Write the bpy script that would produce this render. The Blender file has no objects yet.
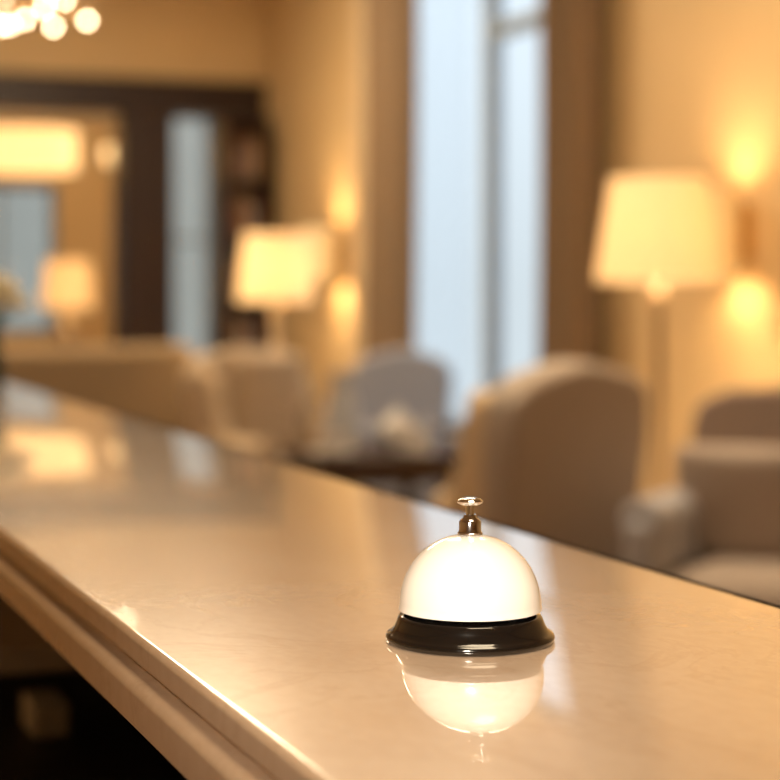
import bpy, bmesh, math, random
from mathutils import Vector, Matrix
random.seed(4)
pi=math.pi
scene=bpy.context.scene
COL=scene.collection
scene.view_settings.view_transform='Standard'
scene.view_settings.look='None'

# ---------------------------------------------------------------- materials
def mat(name,color,rough=0.6,metal=0.0,noise=None,bump=0.0,scale=20.0,emis=None,estr=0.0,spec=0.5,coat=0.0,sheen=0.0):
    m=bpy.data.materials.new(name); m.use_nodes=True
    nt=m.node_tree; b=nt.nodes['Principled BSDF']
    b.inputs['Base Color'].default_value=(*color,1)
    b.inputs['Roughness'].default_value=rough
    b.inputs['Metallic'].default_value=metal
    b.inputs['Specular IOR Level'].default_value=spec
    b.inputs['Coat Weight'].default_value=coat
    b.inputs['Sheen Weight'].default_value=sheen
    if emis:
        b.inputs['Emission Color'].default_value=(*emis,1)
        b.inputs['Emission Strength'].default_value=estr
    if noise is not None or bump>0:
        tc=nt.nodes.new('ShaderNodeTexCoord')
        n=nt.nodes.new('ShaderNodeTexNoise'); n.inputs['Scale'].default_value=scale
        n.inputs['Detail'].default_value=5
        nt.links.new(tc.outputs['Object'],n.inputs['Vector'])
        if noise is not None:
            r=nt.nodes.new('ShaderNodeValToRGB')
            r.color_ramp.elements[0].position=0.3; r.color_ramp.elements[1].position=0.7
            r.color_ramp.elements[0].color=(*color,1); r.color_ramp.elements[1].color=(*noise,1)
            nt.links.new(n.outputs['Fac'],r.inputs['Fac'])
            nt.links.new(r.outputs['Color'],b.inputs['Base Color'])
        if bump>0:
            bp=nt.nodes.new('ShaderNodeBump'); bp.inputs['Strength'].default_value=bump
            bp.inputs['Distance'].default_value=0.01
            nt.links.new(n.outputs['Fac'],bp.inputs['Height'])
            nt.links.new(bp.outputs['Normal'],b.inputs['Normal'])
    return m

def wood(name,c1,c2,rough=0.35,scale=3.0):
    m=mat(name,c1,rough)
    nt=m.node_tree; b=nt.nodes['Principled BSDF']
    tc=nt.nodes.new('ShaderNodeTexCoord'); mp=nt.nodes.new('ShaderNodeMapping')
    mp.inputs['Scale'].default_value=(6,6,0.6)
    n=nt.nodes.new('ShaderNodeTexNoise'); n.inputs['Scale'].default_value=scale; n.inputs['Detail'].default_value=6
    n.inputs['Distortion'].default_value=0.6
    r=nt.nodes.new('ShaderNodeValToRGB')
    r.color_ramp.elements[0].color=(*c1,1); r.color_ramp.elements[1].color=(*c2,1)
    nt.links.new(tc.outputs['Object'],mp.inputs['Vector']); nt.links.new(mp.outputs['Vector'],n.inputs['Vector'])
    nt.links.new(n.outputs['Fac'],r.inputs['Fac']); nt.links.new(r.outputs['Color'],b.inputs['Base Color'])
    return m

def marble():
    m=mat('marble_top',(0.6,0.45,0.3),0.1,coat=1.0)
    nt=m.node_tree; b=nt.nodes['Principled BSDF']
    b.inputs['Coat Roughness'].default_value=0.028; b.inputs['Coat IOR'].default_value=2.0
    tc=nt.nodes.new('ShaderNodeTexCoord')
    mp=nt.nodes.new('ShaderNodeMapping'); mp.inputs['Scale'].default_value=(1.6,1,1); mp.inputs['Rotation'].default_value=(0,0,0.6)
    nt.links.new(tc.outputs['Object'],mp.inputs['Vector'])
    n=nt.nodes.new('ShaderNodeTexNoise'); n.inputs['Scale'].default_value=8; n.inputs['Detail'].default_value=8
    n.inputs['Distortion'].default_value=0.8; n.inputs['Roughness'].default_value=0.58
    n2=nt.nodes.new('ShaderNodeTexNoise'); n2.inputs['Scale'].default_value=90; n2.inputs['Detail'].default_value=6
    nt.links.new(mp.outputs['Vector'],n.inputs['Vector']); nt.links.new(mp.outputs['Vector'],n2.inputs['Vector'])
    r=nt.nodes.new('ShaderNodeValToRGB')
    e=r.color_ramp.elements
    e[0].position=0.28; e[0].color=(0.65,0.475,0.335,1)
    e[1].position=0.68; e[1].color=(0.71,0.535,0.39,1)
    x=e.new(0.47); x.color=(0.70,0.525,0.38,1)
    x=e.new(0.50); x.color=(0.655,0.48,0.34,1)
    x=e.new(0.53); x.color=(0.70,0.525,0.38,1)
    nt.links.new(n.outputs['Fac'],r.inputs['Fac'])
    mx=nt.nodes.new('ShaderNodeMix'); mx.data_type='RGBA'; mx.blend_type='MULTIPLY'
    r2=nt.nodes.new('ShaderNodeValToRGB'); r2.color_ramp.elements[0].position=0.3; r2.color_ramp.elements[1].position=0.65
    r2.color_ramp.elements[0].color=(0.95,0.935,0.92,1); r2.color_ramp.elements[1].color=(1,1,1,1)
    nt.links.new(n2.outputs['Fac'],r2.inputs['Fac'])
    mx.inputs['Factor'].default_value=1
    nt.links.new(r.outputs['Color'],mx.inputs['A']); nt.links.new(r2.outputs['Color'],mx.inputs['B'])
    nt.links.new(mx.outputs['Result'],b.inputs['Base Color'])
    rr=nt.nodes.new('ShaderNodeMapRange'); rr.inputs['To Min'].default_value=0.20; rr.inputs['To Max'].default_value=0.25
    nt.links.new(n.outputs['Fac'],rr.inputs['Value']); nt.links.new(rr.outputs['Result'],b.inputs['Roughness'])
    return m

M_marble=marble()
M_wall=mat('wall_paint',(0.66,0.47,0.24),0.7,noise=(0.69,0.495,0.26),scale=3,bump=0.05)
M_ceil=mat('ceiling_paint',(0.8,0.7,0.55),0.8,noise=(0.82,0.72,0.57),scale=3)
M_floor=wood('floor_wood',(0.14,0.07,0.03),(0.24,0.13,0.06),0.35)
M_trim=mat('trim_paint',(0.68,0.52,0.33),0.45,noise=(0.7,0.54,0.35),scale=5)
M_dark=wood('dark_wood',(0.016,0.006,0.003),(0.036,0.014,0.008),0.4)
M_black=mat('black_wood',(0.008,0.006,0.005),0.5,noise=(0.014,0.010,0.008),scale=8)
M_curt=mat('curtain_fabric',(0.205,0.132,0.074),0.85,noise=(0.24,0.157,0.088),scale=60,bump=0.2,sheen=0.2)
M_tan=mat('tan_fabric',(0.38,0.27,0.165),0.9,noise=(0.44,0.32,0.20),scale=80,bump=0.2,sheen=0.2)
M_taupe=mat('taupe_fabric',(0.22,0.155,0.125),0.9,noise=(0.27,0.195,0.155),scale=80,bump=0.2,sheen=0.2)
M_greige=mat('greige_fabric',(0.42,0.34,0.29),0.9,noise=(0.48,0.40,0.34),scale=80,bump=0.2,sheen=0.2)
M_cream=mat('cream_fabric',(0.62,0.46,0.28),0.9,noise=(0.68,0.52,0.33),scale=80,bump=0.2,sheen=0.2)
M_grey_lit=mat('grey_fabric_window_lit',(0.42,0.42,0.46),0.9,noise=(0.48,0.48,0.52),scale=80,bump=0.2,sheen=0.2)  # greyish arm fabric with bluish window light put into its colour
M_slate=mat('slate_fabric',(0.22,0.23,0.28),0.9,noise=(0.27,0.28,0.33),scale=80,bump=0.2,sheen=0.2)
M_brown=mat('brown_fabric',(0.18,0.115,0.052),0.9,noise=(0.22,0.14,0.066),scale=80,bump=0.2,sheen=0.2)
M_brass=mat('brass',(0.75,0.52,0.25),0.25,1.0,noise=(0.8,0.57,0.3),scale=10)
M_nickel=mat('polished_chrome',(0.84,0.85,0.87),0.10,1.0,noise=(0.86,0.87,0.89),scale=10)
M_satin=mat('lamp_metal',(0.42,0.33,0.23),0.5,0.6,noise=(0.46,0.37,0.27),scale=10)
M_bell=mat('white_enamel',(0.91,0.88,0.83),0.25,noise=(0.92,0.89,0.84),scale=5,coat=1.0)
M_bell.node_tree.nodes['Principled BSDF'].inputs['Coat Roughness'].default_value=0.08
M_blk=mat('black_lacquer',(0.006,0.005,0.004),0.13,noise=(0.008,0.006,0.005),scale=5,coat=0.5)
M_frame=mat('window_paint',(0.24,0.30,0.38),0.5,noise=(0.27,0.33,0.41),scale=5)
M_white=mat('white_ceramic',(0.8,0.78,0.75),0.25,noise=(0.82,0.8,0.77),scale=8)
M_stone=mat('stoneware',(0.50,0.48,0.46),0.3,noise=(0.55,0.53,0.51),scale=8)
M_bulb=mat('bulb_glow',(1,0.9,0.7),0.4,noise=(1,0.92,0.72),scale=5,emis=(1,0.78,0.50),estr=30)
M_steel=mat('grey_plastic',(0.62,0.61,0.62),0.5,noise=(0.66,0.65,0.66),scale=9)
M_leaf=mat('leaf_green',(0.06,0.13,0.04),0.5,noise=(0.09,0.18,0.06),scale=20)
M_petal=mat('petal_cream',(0.95,0.87,0.65),0.6,noise=(0.95,0.9,0.72),scale=20)
M_vase=mat('dark_glass',(0.02,0.03,0.02),0.1,noise=(0.03,0.04,0.03),scale=9)

def shade_mat(name,col,strength):
    m=bpy.data.materials.new(name); m.use_nodes=True; nt=m.node_tree
    for n in list(nt.nodes): nt.nodes.remove(n)
    out=nt.nodes.new('ShaderNodeOutputMaterial')
    d=nt.nodes.new('ShaderNodeBsdfDiffuse'); t=nt.nodes.new('ShaderNodeBsdfTranslucent'); e=nt.nodes.new('ShaderNodeEmission')
    tc=nt.nodes.new('ShaderNodeTexCoord'); n=nt.nodes.new('ShaderNodeTexNoise'); n.inputs['Scale'].default_value=120
    r=nt.nodes.new('ShaderNodeValToRGB'); r.color_ramp.elements[0].color=(0.8,0.67,0.45,1); r.color_ramp.elements[1].color=(0.88,0.75,0.53,1)
    nt.links.new(tc.outputs['Object'],n.inputs['Vector']); nt.links.new(n.outputs['Fac'],r.inputs['Fac'])
    nt.links.new(r.outputs['Color'],d.inputs['Color']); nt.links.new(r.outputs['Color'],t.inputs['Color'])
    e.inputs['Color'].default_value=(*col,1); e.inputs['Strength'].default_value=strength
    m1=nt.nodes.new('ShaderNodeMixShader'); m1.inputs[0].default_value=0.25
    nt.links.new(d.outputs[0],m1.inputs[1]); nt.links.new(t.outputs[0],m1.inputs[2])
    a=nt.nodes.new('ShaderNodeAddShader'); nt.links.new(m1.outputs[0],a.inputs[0]); nt.links.new(e.outputs[0],a.inputs[1])
    nt.links.new(a.outputs[0],out.inputs['Surface'])
    return m
M_shade=shade_mat('lampshade_linen',(1.0,0.64,0.28),0.30)
M_shade2=shade_mat('sconce_shade_amber',(1.0,0.55,0.12),0.14)
M_shade2.node_tree.nodes['Mix Shader'].inputs[0].default_value=.07
M_pend=shade_mat('pendant_shade',(1.0,0.70,0.34),0.85)

def sheer():
    m=bpy.data.materials.new('sheer_voile'); m.use_nodes=True; nt=m.node_tree
    for n in list(nt.nodes): nt.nodes.remove(n)
    out=nt.nodes.new('ShaderNodeOutputMaterial')
    t=nt.nodes.new('ShaderNodeBsdfTranslucent'); t.inputs['Color'].default_value=(0.80,0.88,0.97,1)
    tr=nt.nodes.new('ShaderNodeBsdfTransparent')
    n=nt.nodes.new('ShaderNodeTexNoise'); n.inputs['Scale'].default_value=15
    mr=nt.nodes.new('ShaderNodeMapRange'); mr.inputs['To Min'].default_value=0.66; mr.inputs['To Max'].default_value=0.84
    nt.links.new(n.outputs['Fac'],mr.inputs['Value'])
    mx=nt.nodes.new('ShaderNodeMixShader'); nt.links.new(mr.outputs['Result'],mx.inputs[0])
    nt.links.new(t.outputs[0],mx.inputs[1]); nt.links.new(tr.outputs[0],mx.inputs[2])
    nt.links.new(mx.outputs[0],out.inputs['Surface'])
    return m
M_sheer=sheer()
def tinted():
    m=bpy.data.materials.new('tinted_glass'); m.use_nodes=True; nt=m.node_tree
    for n in list(nt.nodes): nt.nodes.remove(n)
    out=nt.nodes.new('ShaderNodeOutputMaterial')
    tr=nt.nodes.new('ShaderNodeBsdfTransparent'); gl=nt.nodes.new('ShaderNodeBsdfGlossy'); gl.inputs['Roughness'].default_value=.02
    n=nt.nodes.new('ShaderNodeTexNoise'); n.inputs['Scale'].default_value=2
    r=nt.nodes.new('ShaderNodeValToRGB'); r.color_ramp.elements[0].color=(.66,.64,.60,1); r.color_ramp.elements[1].color=(.80,.78,.73,1)
    nt.links.new(n.outputs['Fac'],r.inputs['Fac']); nt.links.new(r.outputs['Color'],tr.inputs['Color'])
    mx=nt.nodes.new('ShaderNodeMixShader'); mx.inputs[0].default_value=.05
    nt.links.new(tr.outputs[0],mx.inputs[1]); nt.links.new(gl.outputs[0],mx.inputs[2]); nt.links.new(mx.outputs[0],out.inputs['Surface'])
    return m
M_tint=tinted()

# ---------------------------------------------------------------- helpers
def empty(name,loc=(0,0,0),rot=0):
    o=bpy.data.objects.new(name,None); COL.objects.link(o); o.location=loc; o.rotation_euler=(0,0,rot); o.empty_display_size=0.1
    return o
def addobj(name,bm,m,parent=None,smooth=True,bev=0,seg=3,loc=(0,0,0),rot=(0,0,0),angle=None):
    me=bpy.data.meshes.new(name); bmesh.ops.recalc_face_normals(bm,faces=bm.faces); bm.to_mesh(me); bm.free()
    o=bpy.data.objects.new(name,me); COL.objects.link(o)
    if m: me.materials.append(m)
    o.location=loc; o.rotation_euler=rot
    if parent: o.parent=parent
    if bev>0:
        b=o.modifiers.new('bevel','BEVEL'); b.width=bev; b.segments=seg; b.limit_method='ANGLE'; b.angle_limit=math.radians(35)
    if smooth:
        for p in me.polygons: p.use_smooth=True
        if bev>0:
            w=o.modifiers.new('wn','WEIGHTED_NORMAL'); w.keep_sharp=True
    return o
def box(name,x0,x1,y0,y1,z0,z1,m,parent=None,bev=0,seg=3):
    bm=bmesh.new(); c=Vector(((x0+x1)/2,(y0+y1)/2,(z0+z1)/2))
    bmesh.ops.create_cube(bm,size=1)
    for v in bm.verts: v.co=Vector((v.co.x*(x1-x0),v.co.y*(y1-y0),v.co.z*(z1-z0)))
    return addobj(name,bm,m,parent,smooth=bev>0,bev=bev,seg=seg,loc=c)
def cushion(name,sx,sy,sz,loc,m,parent,rot=(0,0,0),puff=0.35):
    bm=bmesh.new(); bmesh.ops.create_cube(bm,size=1)
    bmesh.ops.subdivide_edges(bm,edges=bm.edges,cuts=6,use_grid_fill=True)
    for v in bm.verts:
        x,y,z=v.co*2
        f=(1-puff*(x*x*0.5+y*y*0.5)*1.0)
        k=1-0.10*z*z
        v.co=Vector((x*k*sx/2,y*k*sy/2,z*f*sz/2))
    o=addobj(name,bm,m,parent,loc=loc,rot=rot)
    s=o.modifiers.new('sub','SUBSURF'); s.levels=1; s.render_levels=2
    return o
def lathe(name,prof,m,parent=None,loc=(0,0,0),seg=64,closed=False,a0=0,a1=2*pi):
    bm=bmesh.new(); rings=[]
    full=abs(a1-a0-2*pi)<1e-6; n=seg if full else seg+1
    for r,z in prof:
        if r<1e-6: rings.append([bm.verts.new((0,0,z))])
        else: rings.append([bm.verts.new((r*math.cos(a0+(a1-a0)*i/seg),r*math.sin(a0+(a1-a0)*i/seg),z)) for i in range(n)])
    pairs=list(zip(rings[:-1],rings[1:]))
    if closed: pairs.append((rings[-1],rings[0]))
    for A,B in pairs:
        for i in range(seg):
            j=(i+1)%n if full else i+1
            if len(A)==1 and len(B)==1: continue
            if len(A)==1: bm.faces.new((A[0],B[i],B[j]))
            elif len(B)==1: bm.faces.new((A[i],A[j],B[0]))
            else: bm.faces.new((A[i],A[j],B[j],B[i]))
    o=addobj(name,bm,m,parent,loc=loc)
    es=o.modifiers.new('es','EDGE_SPLIT'); es.split_angle=math.radians(50)
    return o
def prism(name,pts,axis,t,m,parent,loc=(0,0,0),rot=(0,0,0),bev=0.03,seg=4):
    bm=bmesh.new(); A=[];B=[]
    for a,b in pts:
        if axis=='y': A.append(bm.verts.new((a,-t/2,b))); B.append(bm.verts.new((a,t/2,b)))
        else: A.append(bm.verts.new((-t/2,a,b))); B.append(bm.verts.new((t/2,a,b)))
    bm.faces.new(A); bm.faces.new(B[::-1]); n=len(pts)
    for i in range(n):
        j=(i+1)%n; bm.faces.new((A[i],B[i],B[j],A[j]))
    return addobj(name,bm,m,parent,loc=loc,rot=rot,bev=bev,seg=seg)
def tube(name,pts,r,m,parent=None,res=8):
    cu=bpy.data.curves.new(name,'CURVE'); cu.dimensions='3D'; cu.bevel_depth=r; cu.bevel_resolution=4; cu.use_fill_caps=True
    s=cu.splines.new('POLY'); s.points.add(len(pts)-1)
    for p,q in zip(s.points,pts): p.co=(*q,1)
    cu.materials.append(m); o=bpy.data.objects.new(name,cu); COL.objects.link(o)
    if parent: o.parent=parent
    return o
def plight(name,loc,e,col=(1,0.72,0.41),r=0.04,parent=None):
    l=bpy.data.lights.new(name,'POINT'); l.energy=e; l.color=col; l.shadow_soft_size=r
    o=bpy.data.objects.new(name,l); COL.objects.link(o); o.location=loc
    if parent: o.parent=parent
    return o
def alight(name,loc,e,size,col=(1,0.72,0.42),rot=(0,0,0),sy=None,parent=None):
    l=bpy.data.lights.new(name,'AREA'); l.energy=e; l.color=col; l.size=size
    if sy: l.shape='RECTANGLE'; l.size_y=sy
    o=bpy.data.objects.new(name,l); COL.objects.link(o); o.location=loc; o.rotation_euler=rot
    if parent: o.parent=parent
    return o

# ---------------------------------------------------------------- room shell
H=3.6
fl=empty('floor')
box('hall_floor',-3.2,3.8,-3.2,11.8,-0.1,0,M_floor,fl); box('lounge_floor',-3.2,4.52,11.8,15.9,-0.1,0,M_floor,fl)
ce=empty('ceiling')
box('hall_ceiling',-3.2,3.8,-3.2,11.8,H,H+0.1,M_ceil,ce); box('lounge_ceiling',-3.2,4.52,11.8,15.9,H,H+0.1,M_ceil,ce)
box('wall_left',-3.2,-3.0,-3.2,15.9,0,H,M_wall)
box('wall_front',-3.0,3.6,-3.2,-3.0,0,H,M_wall)
WY0,WY1,WZ0,WZ1=6.95,9.45,0.55,3.25
wr=empty('wall_right')
box('section_1',3.6,3.8,-3.2,WY0,0,H,M_wall,wr)
box('section_2',3.6,3.8,WY1,11.88,0,H,M_wall,wr)
box('section_3',3.6,3.8,WY0,WY1,0,WZ0,M_wall,wr)
box('section_4',3.6,3.8,WY0,WY1,WZ1,H,M_wall,wr)
wb=empty('wall_back')
box('section_1',-3.0,0.2,11.70,11.88,0,H,M_wall,wb)
box('section_2',0.2,3.6,11.70,11.88,2.56,H,M_wall,wb)
box('wall_right_lounge',4.42,4.50,11.80,15.9,0,H,M_wall)
box('wall_lounge_side',3.8,4.42,11.80,11.88,0,H,M_wall)
wl=empty('wall_lounge')
a0,a1,b0,b1=1.5,2.95,3.88,4.36
box('section_1',-3.0,a0,15.6,15.8,0,H,M_wall,wl)
box('section_2',a1,b0,15.6,15.8,0,H,M_wall,wl)
box('section_3',b1,4.42,15.6,15.8,0,H,M_wall,wl)
box('section_4',a0,a1,15.6,15.8,0,0.9,M_wall,wl)
box('section_5',a0,a1,15.6,15.8,2.2,H,M_wall,wl)
box('section_6',b0,b1,15.6,15.8,0,0.6,M_wall,wl)
box('section_7',b0,b1,15.6,15.8,2.85,H,M_wall,wl)
def window_y(name,x0,x1,z0,z1,y,cols,rows):
    w=empty(name); t=0.05
    box('frame_l',x0,x0+t,y-0.03,y+0.03,z0,z1,M_frame,w,0.005); box('frame_r',x1-t,x1,y-0.03,y+0.03,z0,z1,M_frame,w,0.005)
    box('frame_b',x0,x1,y-0.03,y+0.03,z0,z0+t,M_frame,w,0.005); box('frame_t',x0,x1,y-0.03,y+0.03,z1-t,z1,M_frame,w,0.005)
    box('pane',x0+t,x1-t,y+.004,y+0.008,z0+t,z1-t,M_tint,w)
    for i in range(1,cols):
        x=x0+(x1-x0)*i/cols; box('mullion_%d'%i,x-0.02,x+0.02,y-0.02,y+0.02,z0,z1,M_frame,w,0.004)
    for i in range(1,rows):
        z=z0+(z1-z0)*i/rows; box('bar_%d'%i,x0,x1,y-0.02,y+0.02,z-0.015,z+0.015,M_frame,w,0.004)
window_y('window_2',a0,a1,0.9,2.2,15.68,3,1)
window_y('window_3',b0,b1,0.6,2.85,15.68,1,2)
w=empty('window_1'); xw=3.66
box('frame_near',xw-.03,xw+.03,WY0,WY0+.07,WZ0,WZ1,M_frame,w,.006)
box('frame_far',xw-.03,xw+.03,WY1-.07,WY1,WZ0,WZ1,M_frame,w,.006)
box('frame_bottom',xw-.03,xw+.03,WY0,WY1,WZ0,WZ0+.07,M_frame,w,.006)
box('frame_top',xw-.03,xw+.03,WY0,WY1,WZ1-.07,WZ1,M_frame,w,.006)
box('mullion',xw-.035,xw+.035,8.00,8.09,WZ0,WZ1,M_frame,w,.006)
box('transom',xw-.03,xw+.03,WY0,8.05,2.50,2.57,M_frame,w,.006)
box('sill',3.48,3.66,WY0-.05,9.40,WZ0-.05,WZ0,M_trim,w,.01)
box('baseboard_right',3.575,3.6,-3.0,11.56,0,0.16,M_trim,None,.006)
box('baseboard_left',-3.0,-2.975,-3.0,11.7,0,0.16,M_trim,None,.006)
cr=empty('trim_1')
box('crown_right',3.48,3.6,-3.0,11.7,H-.12,H,M_trim,cr,.03); box('crown_back',-3.0,3.48,11.58,11.70,H-.12,H,M_trim,cr,.03)
pil=empty('trim_2')
box('pilaster_shaft',3.54,3.6,9.50,9.72,.2,H-.3,M_trim,pil,.01); box('pilaster_foot',3.52,3.6,9.48,9.74,0,.2,M_trim,pil,.01); box('pilaster_cap',3.52,3.6,9.48,9.74,H-.3,H-.12,M_trim,pil,.01)

dr=empty('door_1')
box('header',0.1,3.6,11.60,11.92,2.44,2.63,M_dark,dr,.012)
box('cornice',0.05,3.6,11.56,11.94,2.60,2.67,M_dark,dr,.015)
box('post_mid',2.62,2.97,11.60,11.92,0,2.44,M_dark,dr,.012)
box('post_left',0.1,0.35,11.60,11.92,0,2.44,M_dark,dr,.012)
box('post_right',3.46,3.6,11.60,11.92,0,2.44,M_dark,dr,.012)
box('inner_rail',0.35,2.62,11.68,11.84,2.38,2.44,M_trim,dr,.006)
bk=empty('bookcase',(3.36,11.36,0))
box('side_l',-.15,-.12,-.16,.16,0,2.40,M_dark,bk,.004); box('side_r',.12,.15,-.16,.16,0,2.40,M_dark,bk,.004)
box('back',-.12,.12,.13,.15,0,2.40,M_dark,bk)
for i in range(7):
    z=.05+i*.385; box('shelf_%d'%i,-.12,.12,-.15,.13,z,z+.025,M_dark,bk)
bms=[mat('book_'+n,c,.6,noise=tuple(k*1.2 for k in c),scale=20) for n,c in (('tan',(.30,.17,.08)),('red',(.13,.04,.02)),('grey',(.16,.15,.14)),('brown',(.10,.05,.025)))]
for i in range(6):
    x=-.115; k=0
    while x<.08:
        t=random.uniform(.02,.035); h=random.uniform(.2,.3)
        z=.075+i*.385
        box('book_%d_%d'%(i,k),x,x+t*.95,-.10,.08,z,z+h,random.choice(bms),bk,.003); x+=t; k+=1

# ---------------------------------------------------------------- curtains
def curtain(name,y0,y1,x,z0,z1,m,amp=.05,waves=6,par=None):
    bm=bmesh.new(); nx=waves*14; nz=14; g=[]
    for j in range(nz+1):
        row=[]; tz=j/nz; z=z0+(z1-z0)*tz
        for i in range(nx+1):
            t=i/nx; a=amp*(0.75+.25*math.sin(3*t+2*tz))
            row.append(bm.verts.new((x+a*math.sin(t*waves*2*pi+.5*math.sin(tz*3)),y0+(y1-y0)*t+.012*math.sin(tz*5+t*9),z)))
        g.append(row)
    for j in range(nz):
        for i in range(nx): bm.faces.new((g[j][i],g[j][i+1],g[j+1][i+1],g[j+1][i]))
    return addobj(name,bm,m,par)
cl=empty('curtain'); c=curtain('drape_panel',6.64,7.09,3.46,.02,3.38,M_curt,.055,4,cl); s=c.modifiers.new('s','SOLIDIFY'); s.thickness=.006
cr2=empty('curtain.001'); c=curtain('drape_panel',8.66,9.28,3.46,.02,3.38,M_curt,.055,5,cr2); s=c.modifiers.new('s','SOLIDIFY'); s.thickness=.006
tube('curtain_rod',[(3.46,6.5,3.40),(3.46,9.40,3.40)],.018,M_brass)
sc=empty('sheer_curtain'); curtain('voile',8.14,9.3,3.58,.6,3.3,M_sheer,.010,7,sc)

# ---------------------------------------------------------------- lamps
def drum(name,r0,r1,h,m,parent,z,seg=64):
    t=.004
    return lathe(name,[(r0,0),(r1,h),(r1-t,h),(r0-t,0)],m,parent,(0,0,z),seg,closed=True)
def floor_lamp(name,loc,zb=1.305,h=.345,rb=.210,rt=.165,e=30):
    o=empty(name,loc)
    lathe('base',[(0,0),(.15,0),(.15,.012),(.14,.022),(.03,.035),(.02,.05),(0,.05)],M_satin,o)
    lathe('pole',[(.015,.04),(.015,.5),(.021,.51),(.021,.53),(.015,.54),(.015,zb-.07),(.024,zb-.06),(.024,zb-.04),(.014,zb-.03),(.012,zb+.1),(0,zb+.1)],M_satin,o)
    drum('shade',rb,rt,h,M_shade,o,zb)
    for k in range(3):
        a=k*2*pi/3; tube('spider_%d'%k,[(0,0,zb+.1),((rb+(rt-rb)*.27-.004)*math.cos(a),(rb+(rt-rb)*.27-.004)*math.sin(a),zb+.1)],.002,M_satin,o)
    lathe('bulb',[(0,.1),(.012,.1),(.018,.13),(.03,.17),(.022,.2),(0,.21)],M_bulb,o,(0,0,zb),24)
    plight('bulb_light',(0,0,zb+.12),e,parent=o,r=.05)
    return o
floor_lamp('floor_lamp',(3.01,5.28,0),e=31,rb=.212,rt=.162)
def table_lamp(name,loc,hb=.45,h=.35,rb=.215,rt=.17,e=25,mb=M_satin):
    o=empty(name,loc)
    lathe('body',[(0,0),(.07,0),(.07,.015),(.025,.03),(.02,.06),(.05,.12),(.055,.17),(.03,.25),(.014,.28),(.012,hb+.1),(0,hb+.1)],mb,o)
    drum('shade',rb,rt,h,M_shade,o,hb)
    for k in range(3):
        a=k*2*pi/3; rr=rb+(rt-rb)*.1/h-.004; tube('spider_%d'%k,[(0,0,hb+.1),(rr*math.cos(a),rr*math.sin(a),hb+.1)],.002,mb,o)
    lathe('bulb',[(0,.1),(.012,.1),(.018,.13),(.03,.17),(.022,.2),(0,.21)],M_bulb,o,(0,0,hb),24)
    plight('bulb_light',(0,0,hb+.13),e,parent=o,r=.05)
    return o
def round_table(name,loc,r,h,m):
    o=empty(name,loc)
    lathe('top',[(0,h-.03),(r-.01,h-.03),(r,h-.02),(r,h-.008),(r-.008,h),(0,h)],m,o)
    lathe('stem',[(0,0),(r*.7,0),(r*.7,.015),(.05,.04),(.025,.08),(.022,h*.5),(.035,h-.08),(.06,h-.03),(0,h-.03)],m,o)
    return o
round_table('side_table',(2.717,8.6,0),.24,.74,M_dark)
table_lamp('table_lamp',(2.717,8.6,.742),hb=.475,h=.34,rb=.190,rt=.155,e=24)
ct=empty('console_table',(2.72,13.95,0))
box('top',-.6,.6,-.2,.2,.72,.76,M_dark,ct,.008)
box('apron',-.56,.56,-.17,.17,.62,.72,M_dark,ct,.004)
for i,(a,b) in enumerate(((-.54,-.15),(.54,-.15),(-.54,.15),(.54,.15))): box('leg_%d'%i,a-.025,a+.025,b-.025,b+.025,0,.64,M_dark,ct,.004)
table_lamp('table_lamp.001',(2.72,13.95,.762),hb=.37,h=.38,rb=.205,rt=.165,e=26)
pd=empty('pendant_lamp',(2.32,13.5,0))
lathe('shade',[(.38,2.17),(.38,2.46),(.375,2.46),(.375,2.17)],M_pend,pd,closed=True)
lathe('diffuser',[(0,2.19),(.37,2.19),(.37,2.2),(0,2.2)],M_pend,pd)
tube('cord',[(0,0,2.2),(0,0,H)],.008,M_brass,pd)
plight('pendant_light',(0,0,2.35),20,parent=pd,r=.1)
gp=empty('globe_pendant',(3.14,14.3,0))
lathe('globe',[(0,2.28)]+[(.08*math.sin(t*pi/16),2.36-.08*math.cos(t*pi/16)) for t in range(1,16)]+[(0,2.44)],M_pend,gp)
tube('cord',[(0,0,2.43),(0,0,H)],.006,M_brass,gp)
def sconce(name,y,z,e):
    o=empty(name,(3.6,y,z))
    c=-.16
    lathe('shade',[(.115,-.15),(.115,.15),(.112,.15),(.112,-.15)],M_shade2,o,(c,0,0),48,closed=True)
    box('backplate',-.015,0,-.05,.05,-.10,.10,M_brass,o,.004)
    tube('arm',[(-.01,0,-.04),(c,0,-.04),(c,0,-.01)],.008,M_brass,o)
    lathe('bulb',[(0,-.01),(.015,-.01),(.02,.03),(0,.05)],M_bulb,o,(c,0,0),20)
    plight('sconce_light',(c,0,-.015),e,parent=o,r=.085,col=(1,.79,.49))
sconce('wall_sconce',5.68,1.49,17)
sconce('wall_sconce.001',10.05,1.49,21)

ch=empty('chandelier',(1.04,6.04,0))
tube('rod',[(0,0,2.2),(0,0,H)],.01,M_brass,ch)
lathe('canopy',[(0,H-.04),(.05,H-.04),(.07,H),(0,H)],M_brass,ch)
def ring(name,r,z):
    tube(name,[(r*math.cos(i*pi/20),r*math.sin(i*pi/20),z) for i in range(41)],.004,M_brass,ch)
k=0
bm=bmesh.new()
for r,z,n,ph in ((.10,2.165,3,.3),(.21,2.19,4,.1),(.15,2.26,4,.4),(.22,2.33,5,0),(.16,2.44,5,.2)):
    ring('ring_%d'%k,r,z+.02); k+=1
    for i in range(n):
        a=ph+2*pi*i/n
        bmesh.ops.create_uvsphere(bm,u_segments=12,v_segments=8,radius=.009,matrix=Matrix.Translation((r*math.cos(a),r*math.sin(a),z)))
    for q in range(2):
        a=ph+q*pi/2
        tube('spoke_%d_%d'%(k,q),[(-r*math.cos(a),-r*math.sin(a),z+.02),(r*math.cos(a),r*math.sin(a),z+.02)],.003,M_brass,ch)
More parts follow.
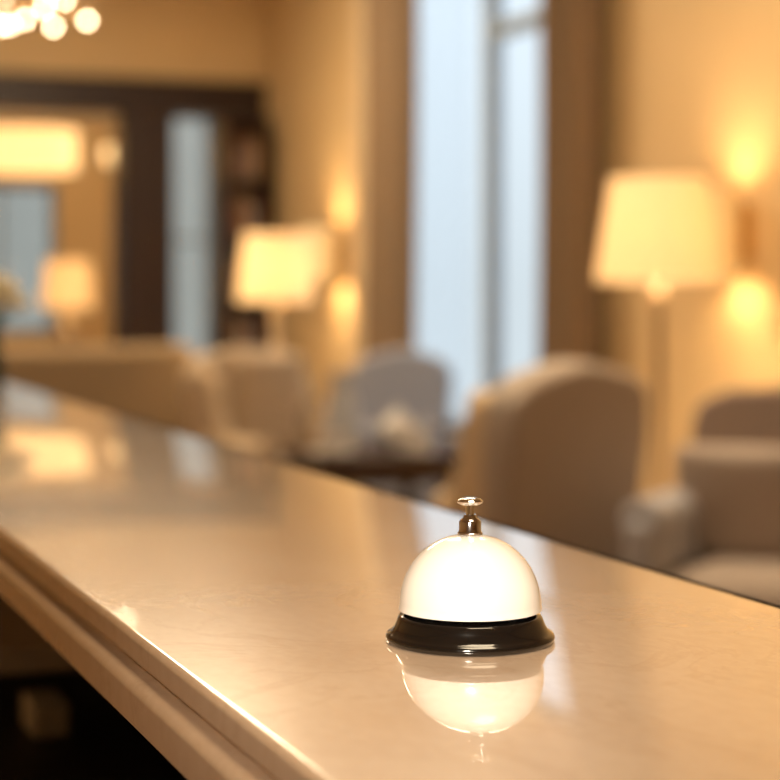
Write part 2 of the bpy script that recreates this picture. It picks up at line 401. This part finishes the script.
addobj('bulbs',bm,M_bulb,ch)

# ---------------------------------------------------------------- seating
def leg(name,x,y,h,parent,m=M_dark):
    lathe(name,[(0,0),(.014,0),(.026,h),(0,h)],m,parent,(x,y,0),16)
def armchair(name,loc,rot,w=.72,d=.72,bh=1.06,m=M_tan,wing=True,mo=None,arm_h=.62,pillow=None,ma=None,camel=.045):
    mo=mo or m; ma=ma or mo
    o=empty(name,loc,math.radians(rot))
    box('seat_frame',-w/2+.03,w/2-.03,-d/2+.04,d/2-.02,.16,.36,ma,o,.03)
    cushion('seat_cushion',w-.2,d-.16,.17,(0,.05,.44),m,o,puff=.25)
    n=16; pts=[(-w/2+.05,.22)]
    pts+= [(-w/2+.02,.55),(-w/2+.0,.85)]
    for i in range(n+1):
        t=-1+2*i/n; x=t*(w/2-.01)
        z=bh-camel*(1-math.cos(t*pi))/2-.05*max(0,abs(t)-.8)/.2
        pts.append((x,z))
    pts+=[(w/2,.85),(w/2-.02,.55),(w/2-.05,.22)]
    prism('backrest',pts,'y',.13,mo,o,loc=(0,-d/2+.11,0),rot=(math.radians(6),0,0),bev=.03)
    if wing: cushion('back_pad',w-.22,.5,.12,(0,-d/2+.20,.74),m,o,rot=(math.radians(84),0,0),puff=.3)
    for s in (-1,1):
        x=s*(w/2-.055)
        box('arm_%d'%s,x-.045,x+.045,-d/2+.08,d/2-.04,.28,arm_h-.04,ma,o,.03)
        bm=bmesh.new()
        bmesh.ops.create_cone(bm,cap_ends=True,segments=24,radius1=.062,radius2=.062,depth=d-.16,matrix=Matrix.Translation((x,.02,arm_h-.05))@Matrix.Rotation(pi/2,4,'X'))
        addobj('arm_roll_%d'%s,bm,ma,o,bev=.015)
        if wing:
            wp=[(-d/2+.06,.5),(-d/2+.36,.56),(-d/2+.27,.66),(-d/2+.21,.78),(-d/2+.19,bh-.17),(-d/2+.14,bh-.11),(-d/2+.05,bh-.08)]
            prism('wing_%d'%s,wp,'x',.07,m,o,loc=(s*(w/2-.035),0,0),rot=(0,0,math.radians(-s*6)),bev=.03)
    for i,(a,b) in enumerate(((-1,-1),(1,-1),(-1,1),(1,1))):
        leg('leg_%d'%i,a*(w/2-.08),b*(d/2-.1),.17,o)
    if pillow:
        cushion('throw_pillow',.40,.36,.14,(pillow[0],pillow[1],.665),pillow[2],o,rot=(math.radians(72),0,math.radians(pillow[3])),puff=.6)
    return o
M_cream_shaded=mat('cream_fabric_shaded',(.41,.34,.28),.9,noise=(.46,.385,.325),scale=80,bump=.2,sheen=.2)  # cream upholstery with the outer back's shadow put into its colour
armchair('wingback_armchair',(2.20,5.0,0),22,w=.60,d=.82,bh=1.08,m=M_cream,mo=M_cream_shaded,ma=M_cream)
armchair('armchair',(2.86,4.20,0),132,w=.86,d=.76,bh=1.0,m=M_greige,mo=M_taupe,ma=M_grey_lit,wing=False,arm_h=.70,pillow=(.19,-.08,M_greige,6),camel=.02)
armchair('wingback_armchair.001',(2.45,7.70,0),200,w=.60,d=.60,bh=1.02,m=M_tan)
armchair('armchair.001',(3.14,8.04,0),150,w=.50,d=.54,bh=.99,m=M_slate,wing=False)
so=empty('sofa',(1.45,9.25,0))
box('frame',-.95,.95,-.38,.40,.14,.38,M_brown,so,.03)
box('backrest',-.93,.93,-.42,-.22,.2,1.0,M_brown,so,.06,5)
for s in (-1,1): box('arm_%d'%s,s*.86-.1,s*.86+.1,-.4,.42,.2,.66,M_brown,so,.06,5)
for i in range(3): cushion('seat_cushion_%d'%i,.52,.55,.17,(-.51+.51*i,.1,.46),M_brown,so); cushion('back_cushion_%d'%i,.5,.42,.16,(-.51+.51*i,-.15,.72),M_tan,so,rot=(math.radians(80),0,0))
for i,(a,b) in enumerate(((-.85,-.3),(.85,-.3),(-.85,.33),(.85,.33))): leg('leg_%d'%i,a,b,.15,so)

cf=empty('coffee_table',(2.62,7.0,0))
box('top',-.31,.31,-.27,.27,.57,.605,M_dark,cf,.008)
box('apron',-.28,.28,-.24,.24,.50,.57,M_dark,cf,.004)
for i,(a,b) in enumerate(((-.26,-.22),(.26,-.22),(-.26,.22),(.26,.22))): box('leg_%d'%i,a-.022,a+.022,b-.022,b+.022,0,.52,M_dark,cf,.004)
box('lower_shelf',-.25,.25,-.21,.21,.18,.2,M_dark,cf,.004)
def cup(name,loc,s=1):
    o=empty(name,loc)
    lathe('saucer',[(0,0),(.035*s,0),(.075*s,.014*s),(.073*s,.018*s),(.03*s,.006*s),(0,.006*s)],M_stone,o)
    lathe('bowl',[(0,.006*s),(.022*s,.006*s),(.028*s,.02*s),(.045*s,.07*s),(.042*s,.07*s),(.024*s,.022*s),(0,.018*s)],M_stone,o)
    tube('handle',[(.04*s+.025*s*math.sin(t*pi/6),0,.055*s-.03*s*t/6) for t in range(7)],.004*s,M_stone,o)
cup('tea_cup',(2.76,6.83,.605),1.1); cup('tea_cup.001',(2.42,6.88,.605),1.3)
tp=empty('teapot',(2.78,7.08,.605))
lathe('body',[(0,0),(.045,0),(.08,.04),(.085,.08),(.06,.125),(.03,.14),(.035,.148),(.012,.165),(.014,.18),(0,.188)],M_stone,tp)
tube('spout',[(.07,0,.06),(.11,0,.085),(.125,0,.13)],.012,M_stone,tp)
tube('handle',[(-.07-.05*math.sin(t*pi/8),0,.115-.075*t/8) for t in range(9)],.007,M_stone,tp)
vs=empty('ceramic_vase',(2.54,7.10,.605))
lathe('vase_body',[(0,0),(.06,0),(.075,.06),(.065,.18),(.04,.27),(.06,.33),(.055,.33),(.035,.27),(.06,.18),(.06,.05),(0,.02)],mat('blue_grey_ceramic',(.35,.38,.44),.25,noise=(.4,.43,.49),scale=10),vs)
round_table('side_table.001',(3.12,7.10,0),.15,.70,M_dark)

# ---------------------------------------------------------------- reception counter
X0,X1=.2117,.575; ZT=1.10; Y0,Y1=-.9,4.7
rc=empty('reception_counter')
def counter_slab():
    prof=[]
    def arc(cx,cz,r,a0,a1,n=6): 
        for i in range(n+1):
            a=math.radians(a0+(a1-a0)*i/n); prof.append((cx+r*math.cos(a),cz+r*math.sin(a)))
    prof.append((X1-.006,ZT)); 
    arc(X0+.004,ZT-.004,.004,90,180)
    prof.append((X0,ZT-.013)); prof.append((X0+.006,ZT-.015)); prof.append((X0+.006,ZT-.019)); 
    arc(X0-.001,ZT-.025,.006,90,180)
    prof.append((X0-.007,ZT-.040)); 
    prof.append((X0-.002,ZT-.0455))
    prof.append((X0+.02,ZT-.047))
    prof.append((X1-.01,ZT-.047))
    arc(X1-.012,ZT-.012,.012,0,90)
    bm=bmesh.new()
    A=[bm.verts.new((x,Y0,z)) for x,z in prof]; B=[bm.verts.new((x,Y1,z)) for x,z in prof]
    n=len(prof)
    bm.faces.new(A); bm.faces.new(B[::-1])
    for i in range(n): bm.faces.new((A[i],B[i],B[(i+1)%n],A[(i+1)%n]))
    o=addobj('stone_top',bm,M_marble,rc); es=o.modifiers.new('es','EDGE_SPLIT'); es.split_angle=math.radians(35)
counter_slab()
box('front_panel',.50,.54,Y0+.05,Y1-.05,0,ZT-.047,M_dark,rc,.004)
box('back_liner',.488,.50,Y0+.05,Y1-.05,0.05,ZT-.047,M_black,rc)
box('shelf',.235,.488,Y0+.05,Y1-.05,.765,.79,M_black,rc,.003)
box('kick_panel',.25,.488,Y0+.05,Y1-.05,0,.765,M_black,rc)
for i,y in enumerate((-.83,.6,3.0,4.5)):
    box('divider_%d'%i,.25,.488,y,y+.02,.79,ZT-.047,M_black,rc)
tr=empty('document_tray',(.365,2.16,.79))
box('tray_bottom',-.11,.11,-.34,.34,.100,.105,M_steel,tr,.002); box('tray_lip_1',-.11,-.104,-.34,.34,.105,.128,M_steel,tr,.002)
box('tray_lip_2',.104,.11,-.34,.34,.105,.128,M_steel,tr,.002); box('tray_lip_3',-.11,.11,-.34,-.334,.100,.128,M_steel,tr,.002)
for i,(a,b) in enumerate(((-.10,-.33),(.10,-.33),(-.10,.33),(.10,.33))): box('post_%d'%i,a-.005,a+.005,b-.005,b+.005,0,.105,M_black,tr)
box('papers',-.09,.09,-.30,.30,.105,.113,M_white,tr)
box('lower_papers',-.02,.02,-.20,-.12,0,.035,M_white,tr,.003)

fv=empty('flower_vase',(.510,3.36,ZT))
lathe('vase_body',[(0,0),(.026,0),(.030,.02),(.024,.07),(.018,.095),(.024,.11),(.021,.11),(.015,.095),(.020,.07),(.026,.02),(0,.008)],M_vase,fv)
bm=bmesh.new(); bl=bmesh.new()
for i in range(30):
    a=i*2.4; r=.008+.054*math.sqrt(i/30); z=.205-.9*r+random.uniform(-.01,.01)
    c=Vector((r*math.cos(a),r*math.sin(a),z))
    bmesh.ops.create_icosphere(bl,subdivisions=1,radius=.005,matrix=Matrix.Translation(c))
    for k in range(6):
        b=k*pi/3+i
        mtx=Matrix.Translation(c+Vector((.009*math.cos(b),.009*math.sin(b),.003)))@Matrix.Rotation(b,4,'Z')@Matrix.Rotation(-.7,4,'Y')@Matrix.Diagonal((1,.75,.3,1))
        bmesh.ops.create_icosphere(bm,subdivisions=2,radius=.013,matrix=mtx)
    tube('stem_%d'%i,[(0,0,.05),(c.x*.4,c.y*.4,.12),tuple(c)],.0015,M_leaf,fv)
addobj('blossoms',bm,M_petal,fv); addobj('blossom_centres',bl,M_petal,fv)

# ---------------------------------------------------------------- service bell
sb=empty('service_bell',(.3665,.8335,ZT))
lathe('base',[(0,0),(.0415,0),(.0425,.0008),(.0427,.0028),(.0420,.0040),(.0408,.0046),(.0396,.0056),(.0384,.0074),(.0374,.0096),(.0366,.0118),(.0356,.0132),(.0335,.0138),(.0310,.0138),(.0305,.012),(0,.012)],M_blk,sb,seg=128)
R=.0360; zb=.0160; dome=[]
for i in range(25):
    t=i/24*pi/2
    dome.append((R*math.cos(t)**.94 if t<pi/2-1e-6 else 0, zb+.0015+.0362*math.sin(t)))
prof=[(R-.0012,zb),(R+.0002,zb),(R+.0003,zb+.0008)]+dome
lathe('dome',prof,M_bell,sb,seg=128)
lathe('dome_inside',[(R-.0012,zb)]+[((R-.0012)*math.cos(i/12*pi/2) if i<12 else 0,zb+.0345*math.sin(i/12*pi/2)) for i in range(1,13)],M_blk,sb,seg=96)
lathe('centre_post',[(0,.012),(.006,.012),(.006,.05),(0,.05)],M_nickel,sb,seg=32)
zt=zb+.0015+.0362
lathe('cap_nut',[(0,zt-.001),(.0062,zt-.001),(.0064,zt+.0008),(.0056,zt+.0016),(.0056,zt+.0062),(.0050,zt+.0072),(.0036,zt+.0082),(.0030,zt+.0100),(0,zt+.0100)],M_nickel,sb,seg=48)
lathe('plunger',[(0,zt+.008),(.0021,zt+.008),(.0021,zt+.0145),(.0050,zt+.0150),(.0064,zt+.0158),(.0066,zt+.0166),(.0058,zt+.0176),(.0030,zt+.0184),(0,zt+.0186)],M_nickel,sb,seg=48)

# ---------------------------------------------------------------- lights
def added_fill_panel(name,x,y,s,e,col=(1,.79,.52)):  # unseen area light with a rim, added for general ambient fill
    o=empty(name,(x,y,H))
    for i,(a,b,c,d) in enumerate(((-s/2-.04,-s/2,-s/2-.04,s/2+.04),(s/2,s/2+.04,-s/2-.04,s/2+.04),(-s/2,s/2,-s/2-.04,-s/2),(-s/2,s/2,s/2,s/2+.04))):
        box('rim_%d'%i,a,b,c,d,-.05,0,M_trim,o,.005)
    alight('fill_light',(0,0,-.02),e,s,col,parent=o)
added_fill_panel('ceiling_fill',1.6,8.6,1.6,158)
added_fill_panel('ceiling_fill.001',1.8,4.6,1.4,92)
added_fill_panel('ceiling_fill.002',.6,.6,1.0,42)
added_fill_panel('ceiling_fill.003',3.0,13.4,1.0,46)
sp=empty('added_bell_spot',(-.30,-.55,0))  # unseen spot with an invented fixture, added to brighten the bell
tube('added_spot_rod',[(0,.12,1.85),(0,.12,H)],.01,M_black,sp)
l=bpy.data.lights.new('spot_beam','SPOT'); l.energy=158; l.color=(1,.87,.70); l.spot_size=math.radians(15.5); l.spot_blend=1.0; l.shadow_soft_size=.09
so_=bpy.data.objects.new('spot_beam',l); COL.objects.link(so_); so_.parent=sp
p=Vector((0,.12,1.70)); tgt=Vector((.3665+.30,.8335+.55,1.125))
so_.location=p; so_.rotation_euler=(tgt-p).to_track_quat('-Z','Y').to_euler()
hd=lathe('added_spot_head',[(.02,.16),(.05,.14),(.105,0.0),(.108,-.01),(.103,-.01),(.045,.13),(0,.14)],M_black,sp,tuple(p)); hd.rotation_euler=so_.rotation_euler

wd=bpy.data.worlds.new('World'); scene.world=wd; wd.use_nodes=True; nt=wd.node_tree
bg=nt.nodes['Background']; bg.inputs['Strength'].default_value=1.4
tc=nt.nodes.new('ShaderNodeTexCoord'); sx=nt.nodes.new('ShaderNodeSeparateXYZ'); r=nt.nodes.new('ShaderNodeValToRGB')
r.color_ramp.elements[0].position=.0; r.color_ramp.elements[0].color=(.48,.55,.59,1)
r.color_ramp.elements[1].position=.25; r.color_ramp.elements[1].color=(.67,.78,.87,1)
nt.links.new(tc.outputs['Generated'],sx.inputs[0]); nt.links.new(sx.outputs['Z'],r.inputs['Fac']); nt.links.new(r.outputs['Color'],bg.inputs['Color'])

# ---------------------------------------------------------------- camera
cd=bpy.data.cameras.new('camera'); cam=bpy.data.objects.new('camera',cd); COL.objects.link(cam)
cam.location=(0,0,1.277); cam.rotation_euler=(pi/2,0,-math.radians(21.19))
cd.sensor_width=36; cd.lens=83.08; cd.shift_y=-100/780; cd.clip_start=.02
cd.dof.use_dof=True; cd.dof.focus_distance=.885; cd.dof.aperture_fstop=5.6; cd.dof.aperture_blades=0
scene.camera=cam
